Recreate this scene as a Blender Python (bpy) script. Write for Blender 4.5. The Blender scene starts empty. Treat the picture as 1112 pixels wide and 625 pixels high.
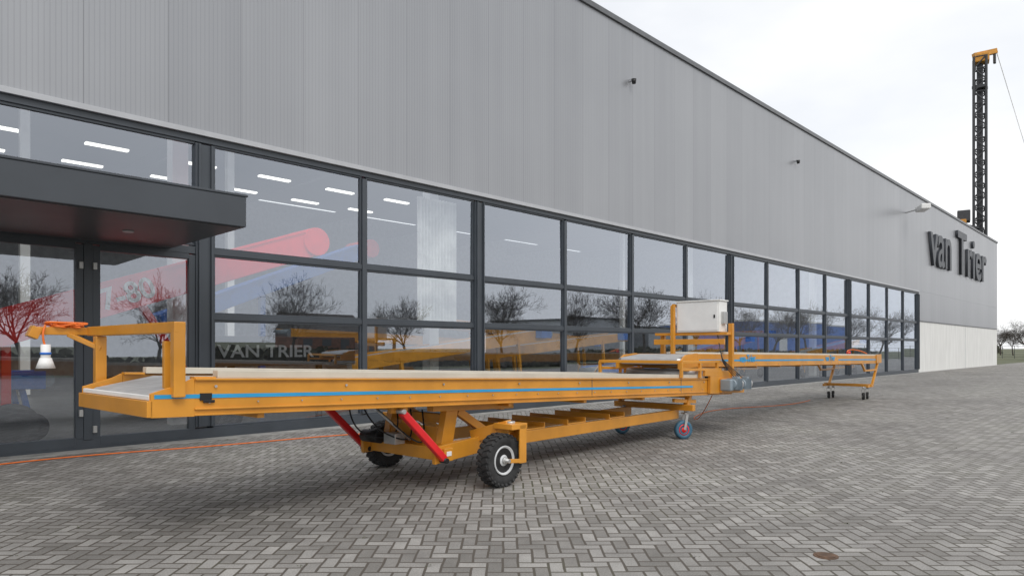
import bpy, bmesh, math, random
from mathutils import Vector, Matrix, Euler
random.seed(7)
S = bpy.context.scene
S.view_settings.view_transform = 'Standard'
S.view_settings.look = 'None'
S.view_settings.exposure = 0

# ------------------------------------------------------------------ node helpers
def new_mat(name):
    m = bpy.data.materials.new(name); m.use_nodes = True
    nt = m.node_tree; nt.nodes.clear()
    out = nt.nodes.new('ShaderNodeOutputMaterial')
    return m, nt, out
def MATH(nt, op, a, b=None, c=None, clamp=False):
    n = nt.nodes.new('ShaderNodeMath'); n.operation = op; n.use_clamp = clamp
    for i, x in enumerate((a, b, c)):
        if x is None: continue
        if isinstance(x, (int, float)): n.inputs[i].default_value = x
        else: nt.links.new(x, n.inputs[i])
    return n.outputs[0]
def MIX(nt, f, a, b, mode='MIX'):
    n = nt.nodes.new('ShaderNodeMix'); n.data_type = 'RGBA'; n.blend_type = mode
    def put(sock, x):
        if isinstance(x, (int, float)): sock.default_value = x
        elif isinstance(x, (tuple, list)): sock.default_value = (*x[:3], 1)
        else: nt.links.new(x, sock)
    put(n.inputs[0], f); put(n.inputs[6], a); put(n.inputs[7], b)
    return n.outputs[2]
def NOISE(nt, vec, scale, detail=4, rough=0.55):
    n = nt.nodes.new('ShaderNodeTexNoise'); n.inputs['Scale'].default_value = scale
    n.inputs['Detail'].default_value = detail; n.inputs['Roughness'].default_value = rough
    if vec is not None: nt.links.new(vec, n.inputs['Vector'])
    return n.outputs['Fac']
def RAMP(nt, fac, stops):
    n = nt.nodes.new('ShaderNodeValToRGB'); e = n.color_ramp.elements
    while len(e) < len(stops): e.new(0.5)
    for el, (p, c) in zip(e, stops):
        el.position = p
        el.color = (*c, 1) if isinstance(c, tuple) else (c, c, c, 1)
    nt.links.new(fac, n.inputs[0]); return n.outputs[0]
def OBJ(nt):
    return nt.nodes.new('ShaderNodeTexCoord').outputs['Object']
def POS(nt):
    return nt.nodes.new('ShaderNodeNewGeometry').outputs['Position']
def BSDF(nt, out, col, rough=0.5, metal=0.0, spec=0.5, bump=None, bstr=0.3, bdist=0.01, coat=0):
    b = nt.nodes.new('ShaderNodeBsdfPrincipled')
    for k, v in (('Base Color', col), ('Roughness', rough), ('Metallic', metal)):
        if isinstance(v, (int, float)): b.inputs[k].default_value = v
        elif isinstance(v, tuple): b.inputs[k].default_value = (*v[:3], 1)
        else: nt.links.new(v, b.inputs[k])
    b.inputs['Specular IOR Level'].default_value = spec
    b.inputs['Coat Weight'].default_value = coat
    if bump is not None:
        bn = nt.nodes.new('ShaderNodeBump'); bn.inputs['Strength'].default_value = bstr
        bn.inputs['Distance'].default_value = bdist
        nt.links.new(bump, bn.inputs['Height']); nt.links.new(bn.outputs[0], b.inputs['Normal'])
    nt.links.new(b.outputs[0], out.inputs[0]); return b

def paint(name, col, rough=0.4, metal=0.0, var=0.18, scale=3.0, spec=0.5, coat=0.0):
    m, nt, out = new_mat(name); p = POS(nt)
    n = NOISE(nt, p, scale, 4)
    dark = tuple(c*(1-var) for c in col); lite = tuple(min(1, c*(1+var*0.6)) for c in col)
    c = RAMP(nt, n, [(0.35, dark), (0.65, lite)])
    r = MATH(nt, 'ADD', rough-0.08, MATH(nt, 'MULTIPLY', n, 0.16))
    BSDF(nt, out, c, r, metal, spec, coat=coat)
    return m

ORANGE = paint('orange_paint', (0.66, 0.285, 0.030), 0.34, 0, 0.14, 2.0, coat=0.25)
ORANGE_IN = paint('orange_paint_indoor', (0.72, 0.32, 0.03), 0.5)
BLUE = paint('blue_stripe', (0.03, 0.33, 0.62), 0.4, 0, 0.08)
RED = paint('red_paint', (0.75, 0.015, 0.02), 0.35, 0, 0.1, coat=0.2)
REDIN = paint('red_paint_indoor', (0.90, 0.012, 0.008), 0.4, 0, 0.1)
BLACK = paint('black_plastic', (0.012, 0.012, 0.013), 0.5)
RUBBER = paint('tyre_rubber', (0.030, 0.030, 0.031), 0.8, 0, 0.35, 9)
RIM = paint('rim_steel', (0.62, 0.63, 0.64), 0.35, 0.1)
GALV = paint('galvanised_steel', (0.5, 0.5, 0.49), 0.4, 0.6)
SKIRT = paint('skirt_plastic', (0.60, 0.55, 0.46), 0.5, 0, 0.08)
MOTOR = paint('motor_grey', (0.24, 0.29, 0.33), 0.45, 0.1)
CAB = paint('cabinet_white', (0.80, 0.80, 0.78), 0.4, 0, 0.05)
FRAME = paint('window_frame_grey', (0.055, 0.065, 0.078), 0.4, 0, 0.12, 1.5)
CANOPY = paint('canopy_grey', (0.055, 0.063, 0.074), 0.34, 0.1, 0.12, 1.2)
TRIM = paint('trim_light', (0.46, 0.47, 0.49), 0.4, 0.2, 0.06)
DARKTRIM = paint('roof_cap', (0.12, 0.125, 0.135), 0.4)
LETTER = paint('sign_letter', (0.045, 0.050, 0.060), 0.45)
WHITE = paint('white_paint', (0.80, 0.80, 0.79), 0.5, 0, 0.05)
GREYTXT = paint('grey_lettering', (0.35, 0.35, 0.36), 0.5, 0, 0.05)
CORD = paint('orange_cord', (0.80, 0.17, 0.02), 0.5, 0, 0.1)
BLUEM = paint('blue_machine', (0.02, 0.16, 0.60), 0.4)
CASTOR = paint('castor_blue', (0.05, 0.14, 0.22), 0.5)
MAST = paint('mast_dark', (0.05, 0.052, 0.058), 0.6)
CRANEO = paint('crane_orange', (0.60, 0.27, 0.03), 0.5)
INWALL = paint('interior_wall', (0.42, 0.43, 0.45), 0.9)
INFLOOR = paint('interior_floor', (0.13, 0.13, 0.125), 0.4)
CURT = paint('curtain_white', (0.8, 0.8, 0.78), 0.9)
GREENP = paint('green_container', (0.03, 0.20, 0.08), 0.5)
BARK = paint('bark', (0.060, 0.048, 0.040), 0.9, 0, 0.3, 2)
BRICKM = paint('brick_red', (0.20, 0.09, 0.06), 0.85, 0, 0.3, 2)
ROOFT = paint('roof_tile', (0.07, 0.06, 0.058), 0.8, 0, 0.3, 2)
HEDGE = paint('hedge_leaf', (0.06, 0.06, 0.035), 0.9, 0, 0.5, 3)
IRON = paint('cast_iron', (0.13, 0.075, 0.045), 0.7, 0.2, 0.4, 14)

def mk_belt():
    m, nt, out = new_mat('conveyor_belt'); o = OBJ(nt)
    sx = nt.nodes.new('ShaderNodeSeparateXYZ'); nt.links.new(o, sx.inputs[0])
    fr = MATH(nt, 'FRACT', MATH(nt, 'MULTIPLY', sx.outputs[0], 16.0))
    line = MATH(nt, 'LESS_THAN', fr, 0.16)
    n = NOISE(nt, o, 5, 5)
    c = RAMP(nt, n, [(0.3, (0.33, 0.33, 0.335)), (0.7, (0.43, 0.43, 0.43))])
    c = MIX(nt, MATH(nt, 'MULTIPLY', line, 0.3), c, (0.2, 0.2, 0.2))
    BSDF(nt, out, c, 0.55, 0, 0.4, bump=line, bstr=0.3, bdist=0.004); return m
BELT = mk_belt()

def mk_clad():
    m, nt, out = new_mat('ribbed_cladding'); p = POS(nt)
    sx = nt.nodes.new('ShaderNodeSeparateXYZ'); nt.links.new(p, sx.inputs[0])
    X = sx.outputs[0]
    rib = MATH(nt, 'PINGPONG', MATH(nt, 'MULTIPLY', X, 1/0.035), 1.0)
    pf = MATH(nt, 'FRACT', MATH(nt, 'MULTIPLY', MATH(nt, 'ADD', X, 0.75), 1/1.18))
    joint = MATH(nt, 'LESS_THAN', pf, 0.010)
    pid = MATH(nt, 'FLOOR', MATH(nt, 'MULTIPLY', MATH(nt, 'ADD', X, 0.75), 1/1.18))
    wn = nt.nodes.new('ShaderNodeTexWhiteNoise'); wn.noise_dimensions = '1D'
    nt.links.new(pid, wn.inputs['W'])
    big = NOISE(nt, p, 0.25, 3)
    mp = nt.nodes.new('ShaderNodeMapping'); mp.inputs['Scale'].default_value = (2.5, 2.5, 0.10)
    nt.links.new(p, mp.inputs[0]); st = NOISE(nt, mp.outputs[0], 1.0, 4)
    v = MATH(nt, 'ADD', MATH(nt, 'MULTIPLY', wn.outputs['Value'], 0.18), MATH(nt, 'ADD', MATH(nt, 'MULTIPLY', big, 0.41), MATH(nt, 'MULTIPLY', st, 0.41)))
    c = RAMP(nt, v, [(0.2, (0.285, 0.293, 0.312)), (0.8, (0.375, 0.383, 0.402))])
    c = MIX(nt, MATH(nt, 'MULTIPLY', MATH(nt, 'LESS_THAN', rib, 0.25), 0.16), c, (0.12, 0.125, 0.13))
    c = MIX(nt, MATH(nt, 'MULTIPLY', joint, 0.42), c, (0.10, 0.10, 0.11))
    BSDF(nt, out, c, 0.36, 0.35, 0.5, bump=rib, bstr=0.12, bdist=0.003); return m
CLAD = mk_clad()

def mk_glass():
    m, nt, out = new_mat('coated_glass')
    g = nt.nodes.new('ShaderNodeBsdfGlossy'); g.inputs['Roughness'].default_value = 0.004
    g.inputs['Color'].default_value = (0.84, 0.90, 1.0, 1)
    t = nt.nodes.new('ShaderNodeBsdfTransparent'); t.inputs['Color'].default_value = (0.93, 0.96, 0.96, 1)
    lw = nt.nodes.new('ShaderNodeLayerWeight'); lw.inputs['Blend'].default_value = 0.25
    f = MATH(nt, 'ADD', 0.27, MATH(nt, 'MULTIPLY', lw.outputs['Facing'], 0.60), clamp=True)
    mx = nt.nodes.new('ShaderNodeMixShader'); nt.links.new(f, mx.inputs[0])
    nt.links.new(t.outputs[0], mx.inputs[1]); nt.links.new(g.outputs[0], mx.inputs[2])
    nt.links.new(mx.outputs[0], out.inputs[0]); return m
GLASS = mk_glass()

def mk_lamp():
    m, nt, out = new_mat('ceiling_lamp'); e = nt.nodes.new('ShaderNodeEmission')
    e.inputs[0].default_value = (1, 0.97, 0.9, 1); e.inputs[1].default_value = 2
    nt.links.new(e.outputs[0], out.inputs[0]); return m
LAMP = mk_lamp()

def mk_pavers():
    m, nt, out = new_mat('herringbone_pavers'); p = POS(nt)
    wob = nt.nodes.new('ShaderNodeTexNoise'); wob.inputs['Scale'].default_value = 1.6; wob.inputs['Detail'].default_value = 2
    nt.links.new(p, wob.inputs['Vector'])
    vs = nt.nodes.new('ShaderNodeVectorMath'); vs.operation = 'MULTIPLY_ADD'
    nt.links.new(wob.outputs['Color'], vs.inputs[0]); vs.inputs[1].default_value = (0.05, 0.05, 0); nt.links.new(p, vs.inputs[2])
    mp = nt.nodes.new('ShaderNodeMapping'); mp.inputs['Rotation'].default_value = (0, 0, math.radians(45))
    mp.inputs['Scale'].default_value = (1/0.105,)*3
    nt.links.new(vs.outputs[0], mp.inputs[0])
    sx = nt.nodes.new('ShaderNodeSeparateXYZ'); nt.links.new(mp.outputs[0], sx.inputs[0])
    x, y = sx.outputs[0], sx.outputs[1]
    i = MATH(nt, 'FLOOR', x); j = MATH(nt, 'FLOOR', y)
    u = MATH(nt, 'FRACT', x); v = MATH(nt, 'FRACT', y)
    mm = MATH(nt, 'FLOORED_MODULO', MATH(nt, 'SUBTRACT', i, j), 4.0)
    def eq(k): return MATH(nt, 'COMPARE', mm, float(k), 0.4)
    e0, e1, e2, e3 = eq(0), eq(1), eq(2), eq(3)
    dl = MATH(nt, 'MULTIPLY_ADD', e1, 5.0, u)
    dr = MATH(nt, 'MULTIPLY_ADD', e0, 5.0, MATH(nt, 'SUBTRACT', 1.0, u))
    db = MATH(nt, 'MULTIPLY_ADD', e2, 5.0, v)
    dt = MATH(nt, 'MULTIPLY_ADD', e3, 5.0, MATH(nt, 'SUBTRACT', 1.0, v))
    d = MATH(nt, 'MINIMUM', MATH(nt, 'MINIMUM', dl, dr), MATH(nt, 'MINIMUM', db, dt))
    cx = nt.nodes.new('ShaderNodeCombineXYZ')
    nt.links.new(MATH(nt, 'SUBTRACT', i, e1), cx.inputs[0]); nt.links.new(MATH(nt, 'SUBTRACT', j, e2), cx.inputs[1])
    wn = nt.nodes.new('ShaderNodeTexWhiteNoise'); wn.noise_dimensions = '3D'
    nt.links.new(cx.outputs[0], wn.inputs['Vector'])
    fine = NOISE(nt, p, 80, 3, 0.75); mid = NOISE(nt, p, 4, 4, 0.65); big = NOISE(nt, p, 0.33, 6, 0.65)
    bc = RAMP(nt, wn.outputs['Value'], [(0.0, (0.225, 0.215, 0.200)), (0.5, (0.300, 0.288, 0.273)), (0.9, (0.365, 0.353, 0.336)), (1.0, (0.41, 0.395, 0.375))])
    bc = MIX(nt, 1.0, bc, RAMP(nt, fine, [(0.3, 0.70), (0.7, 1.20)]), 'MULTIPLY')
    bc = MIX(nt, 1.0, bc, RAMP(nt, mid, [(0.3, 0.82), (0.7, 1.08)]), 'MULTIPLY')
    bc = MIX(nt, 1.0, bc, RAMP(nt, big, [(0.34, 0.74), (0.62, 1.08)]), 'MULTIPLY')
    jw = MATH(nt, 'ADD', 0.02, MATH(nt, 'MULTIPLY', mid, 0.08))
    jm = nt.nodes.new('ShaderNodeMapRange'); nt.links.new(d, jm.inputs[0])
    nt.links.new(jw, jm.inputs[1]); nt.links.new(MATH(nt, 'ADD', jw, 0.05), jm.inputs[2])
    jc = MIX(nt, RAMP(nt, big, [(0.47, 0.0), (0.62, 0.8)]), (0.085, 0.074, 0.062), (0.085, 0.088, 0.052))
    col = MIX(nt, jm.outputs[0], jc, bc)
    spot = RAMP(nt, NOISE(nt, p, 1.1, 2, 0.4), [(0.64, 0.0), (0.74, 0.35)])
    col = MIX(nt, spot, col, (0.11, 0.102, 0.094))
    hb = MATH(nt, 'ADD', MATH(nt, 'ADD', jm.outputs[0], MATH(nt, 'MULTIPLY', wn.outputs['Value'], 0.35)), MATH(nt, 'MULTIPLY', fine, 0.25))
    BSDF(nt, out, col, 0.74, 0, 0.4, bump=hb, bstr=0.5, bdist=0.005); return m
PAVE = mk_pavers()

def mk_grass():
    m, nt, out = new_mat('grass_field'); p = POS(nt)
    c = RAMP(nt, NOISE(nt, p, 0.4, 8, 0.7), [(0.3, (0.07, 0.085, 0.04)), (0.7, (0.12, 0.12, 0.07))])
    BSDF(nt, out, c, 0.95); return m
GRASS = mk_grass()

# ------------------------------------------------------------------ geometry helpers
class Grp:
    def __init__(s, name, loc=(0, 0, 0)):
        s.e = bpy.data.objects.new(name, None); s.e.location = loc
        s.e.empty_display_size = 0.3
        S.collection.objects.link(s.e); s.inv = Matrix.Translation(Vector(loc)).inverted()
    def add(s, name, me, mat, mw=Matrix.Identity(4), bevel=0, smooth=False):
        o = bpy.data.objects.new(name, me); S.collection.objects.link(o)
        if not me.materials: me.materials.append(mat)
        o.parent = s.e; o.matrix_parent_inverse = s.inv; o.matrix_basis = mw
        if smooth:
            for f in me.polygons: f.use_smooth = True
        if bevel:
            b = o.modifiers.new('bevel', 'BEVEL'); b.width = bevel; b.segments = 2; b.limit_method = 'ANGLE'
        return o
    def box(s, name, c, size, mat, rz=0.0, bevel=0.004, rot=None):
        me = bpy.data.meshes.new(name); bm = bmesh.new(); bmesh.ops.create_cube(bm, size=1)
        bmesh.ops.scale(bm, vec=size, verts=bm.verts); bm.to_mesh(me); bm.free()
        R = rot.to_4x4() if rot is not None else Matrix.Rotation(rz, 4, 'Z')
        return s.add(name, me, mat, Matrix.Translation(Vector(c)) @ R, bevel)
    def beam(s, name, p1, p2, w, h, mat, up=(0, 0, 1), bevel=0.004):
        p1, p2 = Vector(p1), Vector(p2); x = (p2-p1); L = x.length; x.normalize()
        up = Vector(up)
        if abs(x.dot(up)) > 0.98: up = Vector((1, 0, 0))
        y = up.cross(x).normalized(); z = x.cross(y)
        R = Matrix((x, y, z)).transposed()
        return s.box(name, (p1+p2)/2, (L, w, h), mat, rot=R, bevel=bevel)
    def cyl(s, name, p1, p2, r, mat, seg=20, r2=None, smooth=True):
        p1, p2 = Vector(p1), Vector(p2); d = p2-p1
        me = bpy.data.meshes.new(name); bm = bmesh.new()
        bmesh.ops.create_cone(bm, cap_ends=True, segments=seg, radius1=r, radius2=r if r2 is None else r2, depth=d.length)
        bm.to_mesh(me); bm.free()
        o = s.add(name, me, mat, Matrix.Translation((p1+p2)/2) @ d.to_track_quat('Z', 'Y').to_matrix().to_4x4())
        for f in me.polygons: f.use_smooth = len(f.vertices) == 4
        return o
    def lathe(s, name, prof, c, axis, mat, seg=48):
        me = bpy.data.meshes.new(name); bm = bmesh.new(); rings = []
        for a, r in prof:
            rings.append([bm.verts.new((r*math.cos(t*2*math.pi/seg), r*math.sin(t*2*math.pi/seg), a)) for t in range(seg)])
        for k in range(len(rings)-1):
            for t in range(seg):
                bm.faces.new((rings[k][t], rings[k][(t+1) % seg], rings[k+1][(t+1) % seg], rings[k+1][t]))
        bm.faces.new(rings[0][::-1]); bm.faces.new(rings[-1])
        bmesh.ops.recalc_face_normals(bm, faces=bm.faces); bm.to_mesh(me); bm.free()
        return s.add(name, me, mat, Matrix.Translation(Vector(c)) @ Vector(axis).to_track_quat('Z', 'Y').to_matrix().to_4x4(), smooth=True)
    def tube(s, name, pts, r, mat, cyclic=False):
        cu = bpy.data.curves.new(name, 'CURVE'); cu.dimensions = '3D'; cu.bevel_depth = r; cu.bevel_resolution = 3
        sp = cu.splines.new('NURBS'); sp.points.add(len(pts)-1); sp.order_u = 3; sp.use_endpoint_u = True
        for q, a in zip(sp.points, pts): q.co = (*a, 1)
        cu.materials.append(mat)
        o = bpy.data.objects.new(name, cu); S.collection.objects.link(o)
        o.parent = s.e; o.matrix_parent_inverse = s.inv; return o
    def poly(s, name, verts, faces, mat, bevel=0):
        me = bpy.data.meshes.new(name); me.from_pydata([tuple(v) for v in verts], [], faces); me.update()
        return s.add(name, me, mat, bevel=bevel)
    def text(s, name, txt, loc, size, mat, rot=(math.pi/2, 0, 0), ext=0.002, sx=1.0, off=0.0, rotm=None, align='LEFT'):
        cu = bpy.data.curves.new(name, 'FONT'); cu.body = txt; cu.size = size; cu.extrude = ext; cu.offset = off
        cu.align_x = align
        cu.materials.append(mat)
        o = bpy.data.objects.new(name, cu); S.collection.objects.link(o)
        o.parent = s.e; o.matrix_parent_inverse = s.inv
        R = Euler(rot).to_matrix().to_4x4() if rotm is None else rotm.to_4x4()
        o.matrix_basis = Matrix.Translation(Vector(loc)) @ R @ Matrix.Diagonal((sx, 1, 1, 1))
        return o

def multi_box(items):
    me = bpy.data.meshes.new('m'); bm = bmesh.new()
    for c, sz, R in items:
        r = bmesh.ops.create_cube(bm, size=1)
        M = Matrix.Translation(Vector(c)) @ (R.to_4x4() if R else Matrix.Identity(4)) @ Matrix.Diagonal((*sz, 1))
        bmesh.ops.transform(bm, matrix=M, verts=r['verts'])
    bm.to_mesh(me); bm.free(); return me
def multi_cyl(items, seg=8):
    me = bpy.data.meshes.new('m'); bm = bmesh.new()
    for p1, p2, r in items:
        p1, p2 = Vector(p1), Vector(p2); d = p2-p1
        q = bmesh.ops.create_cone(bm, cap_ends=True, segments=seg, radius1=r, radius2=r, depth=d.length)
        bmesh.ops.transform(bm, matrix=Matrix.Translation((p1+p2)/2) @ d.to_track_quat('Z', 'Y').to_matrix().to_4x4(), verts=q['verts'])
    bm.to_mesh(me); bm.free(); return me

# ------------------------------------------------------------------ ground
def sheet(name, x0, y0, x1, y1, z, mat):
    me = bpy.data.meshes.new(name); me.from_pydata([(x0, y0, z), (x1, y0, z), (x1, y1, z), (x0, y1, z)], [], [(0, 1, 2, 3)])
    me.materials.append(mat); o = bpy.data.objects.new(name, me); S.collection.objects.link(o); return o
sheet('ground', -2500, -2500, 2500, 2500, -0.02, GRASS)
sheet('paved_yard', -60, -16, 130, 11.9, 0.0, PAVE)
vc = Grp('valve_cover', (5.12, 1.82, 0))
vc.cyl('rim', (5.12, 1.82, -0.01), (5.12, 1.82, 0.006), 0.085, IRON, 28)
vc.cyl('lid', (5.12, 1.82, 0.0), (5.12, 1.82, 0.010), 0.065, IRON, 28)
rnd = random.Random(5); vs, fs = [], []
for k in range(150):
    if k < 60: cxx, cyy = rnd.uniform(2, 45), 11.20+rnd.uniform(-.04, .04)
    else: cxx, cyy = rnd.uniform(0, 30), rnd.uniform(1.5, 10.8)
    s0 = rnd.uniform(.4, 1.0)
    for q in range(rnd.randint(4, 9)):
        a = rnd.uniform(0, 6.28); L = rnd.uniform(.012, .035)*s0; dx, dy = math.cos(a), math.sin(a); px, py = cxx+rnd.gauss(0, .015), cyy+rnd.gauss(0, .015)
        i = len(vs); vs += [(px-dy*.004, py+dx*.004, 0), (px+dy*.004, py-dx*.004, 0), (px+dx*L, py+dy*L, L*rnd.uniform(.3, .9))]; fs.append((i, i+1, i+2))
me = bpy.data.meshes.new('weeds'); me.from_pydata(vs, [], fs); me.materials.append(GRASS)
o = bpy.data.objects.new('weeds', me); S.collection.objects.link(o)

# ------------------------------------------------------------------ building
D = 11.54; X0, X1 = -14.0, 74.0; ZT = 4.95; H = 11.0; BK = 40.0
bld = Grp('warehouse_building', (X0, D, 0))
bld.box('cladding_wall', ((X0+X1)/2, D+0.10, (ZT+0.14+H-0.14)/2), (X1-X0, 0.2, H-0.14-ZT-0.14), CLAD, bevel=0)
bld.box('roof_cap', ((X0+X1)/2, D+0.09, H-0.06), (X1-X0+0.1, 0.30, 0.15), DARKTRIM)
bld.box('cladding_flashing', ((X0+48.2)/2, D+0.06, ZT+0.095), (48.2-X0, 0.22, 0.085), TRIM)
bld.box('window_head', ((X0+48.2)/2, D+0.09, ZT+0.00), (48.2-X0, 0.16, 0.10), FRAME)
bld.box('cladding_wall_low', ((48.22+X1)/2, D+0.10, (3.25+ZT+0.135)/2), (X1-48.22, 0.198, ZT+0.135-3.25), CLAD, bevel=0)
bld.box('plinth_drip', ((48.22+X1)/2, D+0.09, 3.215), (X1-48.22, 0.24, 0.06), DARKTRIM)
def mk_conc():
    m, nt, out = new_mat('white_concrete'); p = POS(nt)
    mp = nt.nodes.new('ShaderNodeMapping'); mp.inputs['Scale'].default_value = (1.5, 1.5, 0.25); nt.links.new(p, mp.inputs[0])
    c = RAMP(nt, NOISE(nt, mp.outputs[0], 1.5, 6), [(0.3, (0.66, 0.66, 0.64)), (0.7, (0.78, 0.78, 0.76))])
    BSDF(nt, out, c, 0.8); return m
CONC = mk_conc()
bld.box('concrete_plinth', ((48.22+X1)/2, D+0.11, 1.59), (X1-48.22, 0.2, 3.18), CONC, bevel=0)
bld.box('plinth_joints', (61.2, D+0.005, 1.59), (0.03, 0.02, 3.17), TRIM, bevel=0)
# roof; the unseen open strip behind the facade is added to brighten the interior
bld.box('roof', ((X0+X1)/2, (20.0+BK)/2, H-0.35), (X1-X0-0.3, BK-20.0, 0.2), DARKTRIM, bevel=0)
bld.add('added_opening_bars', multi_box([((x, 15.87, H-0.35), (0.4, 8.2, 0.2), None) for x in range(-13, 74, 6)]), DARKTRIM)
bld.box('end_wall', (X1-0.1, (D+BK)/2+0.12, (H-0.5)/2), (0.2, BK-D-0.16, H-0.5), CLAD, bevel=0)
bld.box('start_wall', (X0+0.1, (D+BK)/2+0.12, (H-0.5)/2), (0.2, BK-D-0.16, H-0.5), CLAD, bevel=0)
bld.box('back_wall', ((X0+X1)/2, BK+0.1, (H-0.5)/2), (X1-X0, 0.15, H-0.5), INWALL, bevel=0)
bld.box('interior_floor', ((X0+X1)/2, (D+BK)/2+0.1, 0.02), (X1-X0-0.5, BK-D-0.3, 0.04), INFLOOR, bevel=0)
bld.box('interior_partition', (49.0, (D+BK)/2+0.1, 5.2), (0.2, BK-D-0.5, 10.2), INWALL, bevel=0)
bld.box('sill_base', ((X0+48.2)/2, D+0.10, 0.09), (48.2-X0, 0.17, 0.18), FRAME)
bld.box('edge_tiles', ((X0+X1)/2, D-0.16, 0.0), (X1-X0, 0.30, 0.03), paint('edge_tile', (0.30, 0.295, 0.28), 0.85, 0, 0.3, 4), bevel=0)
step = 3.108
cols = [4.55+step*k for k in range(15)]
thick = {0, 2, 6, 10, 14}
fr = []; panes = []
zt1, zt2 = 3.11, 2.02
for k, x in enumerate(cols):
    if k in thick:
        fr.append(((x, D+0.07, ZT/2+0.06), (0.30, 0.17, ZT-0.30), None))
        fr.append(((x-0.10, D-0.03, ZT/2+0.06), (0.03, 0.06, ZT-0.30), None))
        fr.append(((x+0.10, D-0.03, ZT/2+0.06), (0.03, 0.06, ZT-0.30), None))
    else:
        fr.append(((x, D+0.08, ZT/2+0.06), (0.10, 0.16, ZT-0.30), None))
def pane(x0, x1, z0, z1):
    panes.append((x0, x1, z0, z1))
for k in range(14):
    a = cols[k]+(0.15 if k in thick else 0.05); b = cols[k+1]-(0.15 if k+1 in thick else 0.05)
    for z in (zt1, zt2): fr.append((((a+b)/2, D+0.085, z), (b-a, 0.14, 0.09), None))
    for z0, z1 in ((0.18, zt2-0.045), (zt2+0.045, zt1-0.045), (zt1+0.045, ZT-0.05)):
        pane(a, b, z0, z1)
        for zz in (z0+0.017, z1-0.017): fr.append((((a+b)/2, D+0.06, zz), (b-a, 0.05, 0.034), None))
        for xx in (a+0.017, b-0.017): fr.append(((xx, D+0.06, (z0+z1)/2), (0.034, 0.048, z1-z0-0.068), None))
ents = [-14, -9.5, -4.9, -1.6, 0.0, 1.42, 2.86, 4.40]
for i in range(len(ents)-1):
    a, b = ents[i]+0.06, ents[i+1]-0.06
    if i == len(ents)-2: b = 4.40
    pane(a, b, 0.06, 3.04)
    for xx in (a+0.05, b-0.05): fr.append(((xx, D+0.05, 1.60), (0.10, 0.08, 2.86), None))
    for zz, hh in ((0.10, 0.14), (2.99, 0.10)): fr.append((((a+b)/2, D+0.05, zz+0.02), (b-a-0.2, 0.078, hh), None))
for x in ents[1:-1]: fr.append(((x, D+0.08, 1.6), (0.115, 0.16, 2.9), None))
fr.append(((-4.8, D+0.08, 3.11), (18.4, 0.15, 0.12), None))
for a, b in ((-14, -9.6), (-9.5, -4.9), (-4.8, -0.2), (-0.1, 4.40)):
    pane(a, b, 3.19, ZT-0.05); fr.append(((b+0.05, D+0.082, 4.03), (0.10, 0.14, 1.7), None))
    for zz in (3.19+0.02, ZT-0.07): fr.append((((a+b)/2, D+0.06, zz), (b-a, 0.05, 0.04), None))
me = multi_box(fr); bld.add('window_frames', me, FRAME, bevel=0.004)
vs, fs = [], []
for (a, b, z0, z1) in panes:
    y = D+0.075; dx = random.uniform(-.004, .004)*(b-a); dz = random.uniform(-.0035, .0035)*(z1-z0)
    i = len(vs); vs += [(a, y-dx-dz, z0), (b, y+dx-dz, z0), (b, y+dx+dz, z1), (a, y-dx+dz, z1)]; fs.append((i, i+1, i+2, i+3))
bld.poly('window_glass', vs, fs, GLASS)
hw = [((2.86-0.10, D-0.02, 0.55), (0.05, 0.05, 0.10), None), ((2.86+0.08, D-0.02, 2.72), (0.05, 0.05, 0.10), None),
      ((2.86-0.10, D-0.02, 2.72), (0.05, 0.05, 0.10), None), ((2.86+0.08, D-0.02, 0.30), (0.05, 0.05, 0.10), None)]
bld.add('door_hinges', multi_box(hw), GALV, bevel=0.003)
bld.cyl('door_handle', (1.55, D-0.06, 0.8), (1.55, D-0.06, 1.5), 0.018, GALV)
cx0, cx1, cy0 = -9.0, 4.02, 8.83
bld.box('canopy', ((cx0+cx1)/2, (cy0+D)/2-0.002, 3.30), (cx1-cx0, D-cy0, 0.40), CANOPY, bevel=0.01)
bld.box('canopy_soffit', ((cx0+cx1)/2, (cy0+D)/2, 3.095), (cx1-cx0-0.12, D-cy0-0.12, 0.008), paint('soffit', (0.08, 0.082, 0.088), 0.35), bevel=0)
bld.box('canopy_cap', ((cx0+cx1)/2, (cy0+D)/2-0.002, 3.515), (cx1-cx0+0.04, D-cy0+0.02, 0.03), CANOPY)
bld.box('canopy_joint', (1.0, cy0-0.002, 3.30), (0.012, 0.01, 0.4), BLACK, bevel=0)
bld.cyl('canopy_spot', (3.0, 10.2, 3.075), (3.0, 10.2, 3.092), 0.07, TRIM)
for x, z in ((16.8, 9.36), (28.9, 9.37)):
    bld.box('camera_bracket', (x, D-0.06, z), (0.07, 0.12, 0.07), TRIM)
    bld.cyl('camera_dome', (x, D-0.15, z-0.12), (x, D-0.15, z+0.01), 0.055, BLACK, r2=0.075)
bld.beam('flood_arm', (45.4, D, 9.55), (45.0, D-0.8, 9.6), 0.06, 0.06, GALV)
bld.box('flood_light', (44.9, D-1.0, 9.62), (1.2, 0.50, 0.30), WHITE, rz=0.5, bevel=.05)
bld.text('sign_letters', 'van', (50.3, D-0.10, 7.0), 4.4, LETTER, ext=0.08, sx=0.98, off=0.05)
bld.text('sign_letters', 'Trier', (57.9, D-0.10, 7.0), 4.4, LETTER, ext=0.08, sx=1.12, off=0.05)
lm = []
for yy in (23, 26, 29):
    for x in range(4, 22, 3): lm.append(((x, yy, 8.3+(x % 2)*.02), (1.3, 0.22, 0.06), None))
bld.add('ceiling_lamps', multi_box(lm), LAMP)
cl = [((x, 13.3, 5.1), (0.28, 0.28, 10), None) for x in (4.75, 10.75, 23.2, 35.6)] + [((x, 25, 5.1), (0.25, 0.25, 10), None) for x in (4.5, 10.75, 23.2, 35.6)]
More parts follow.
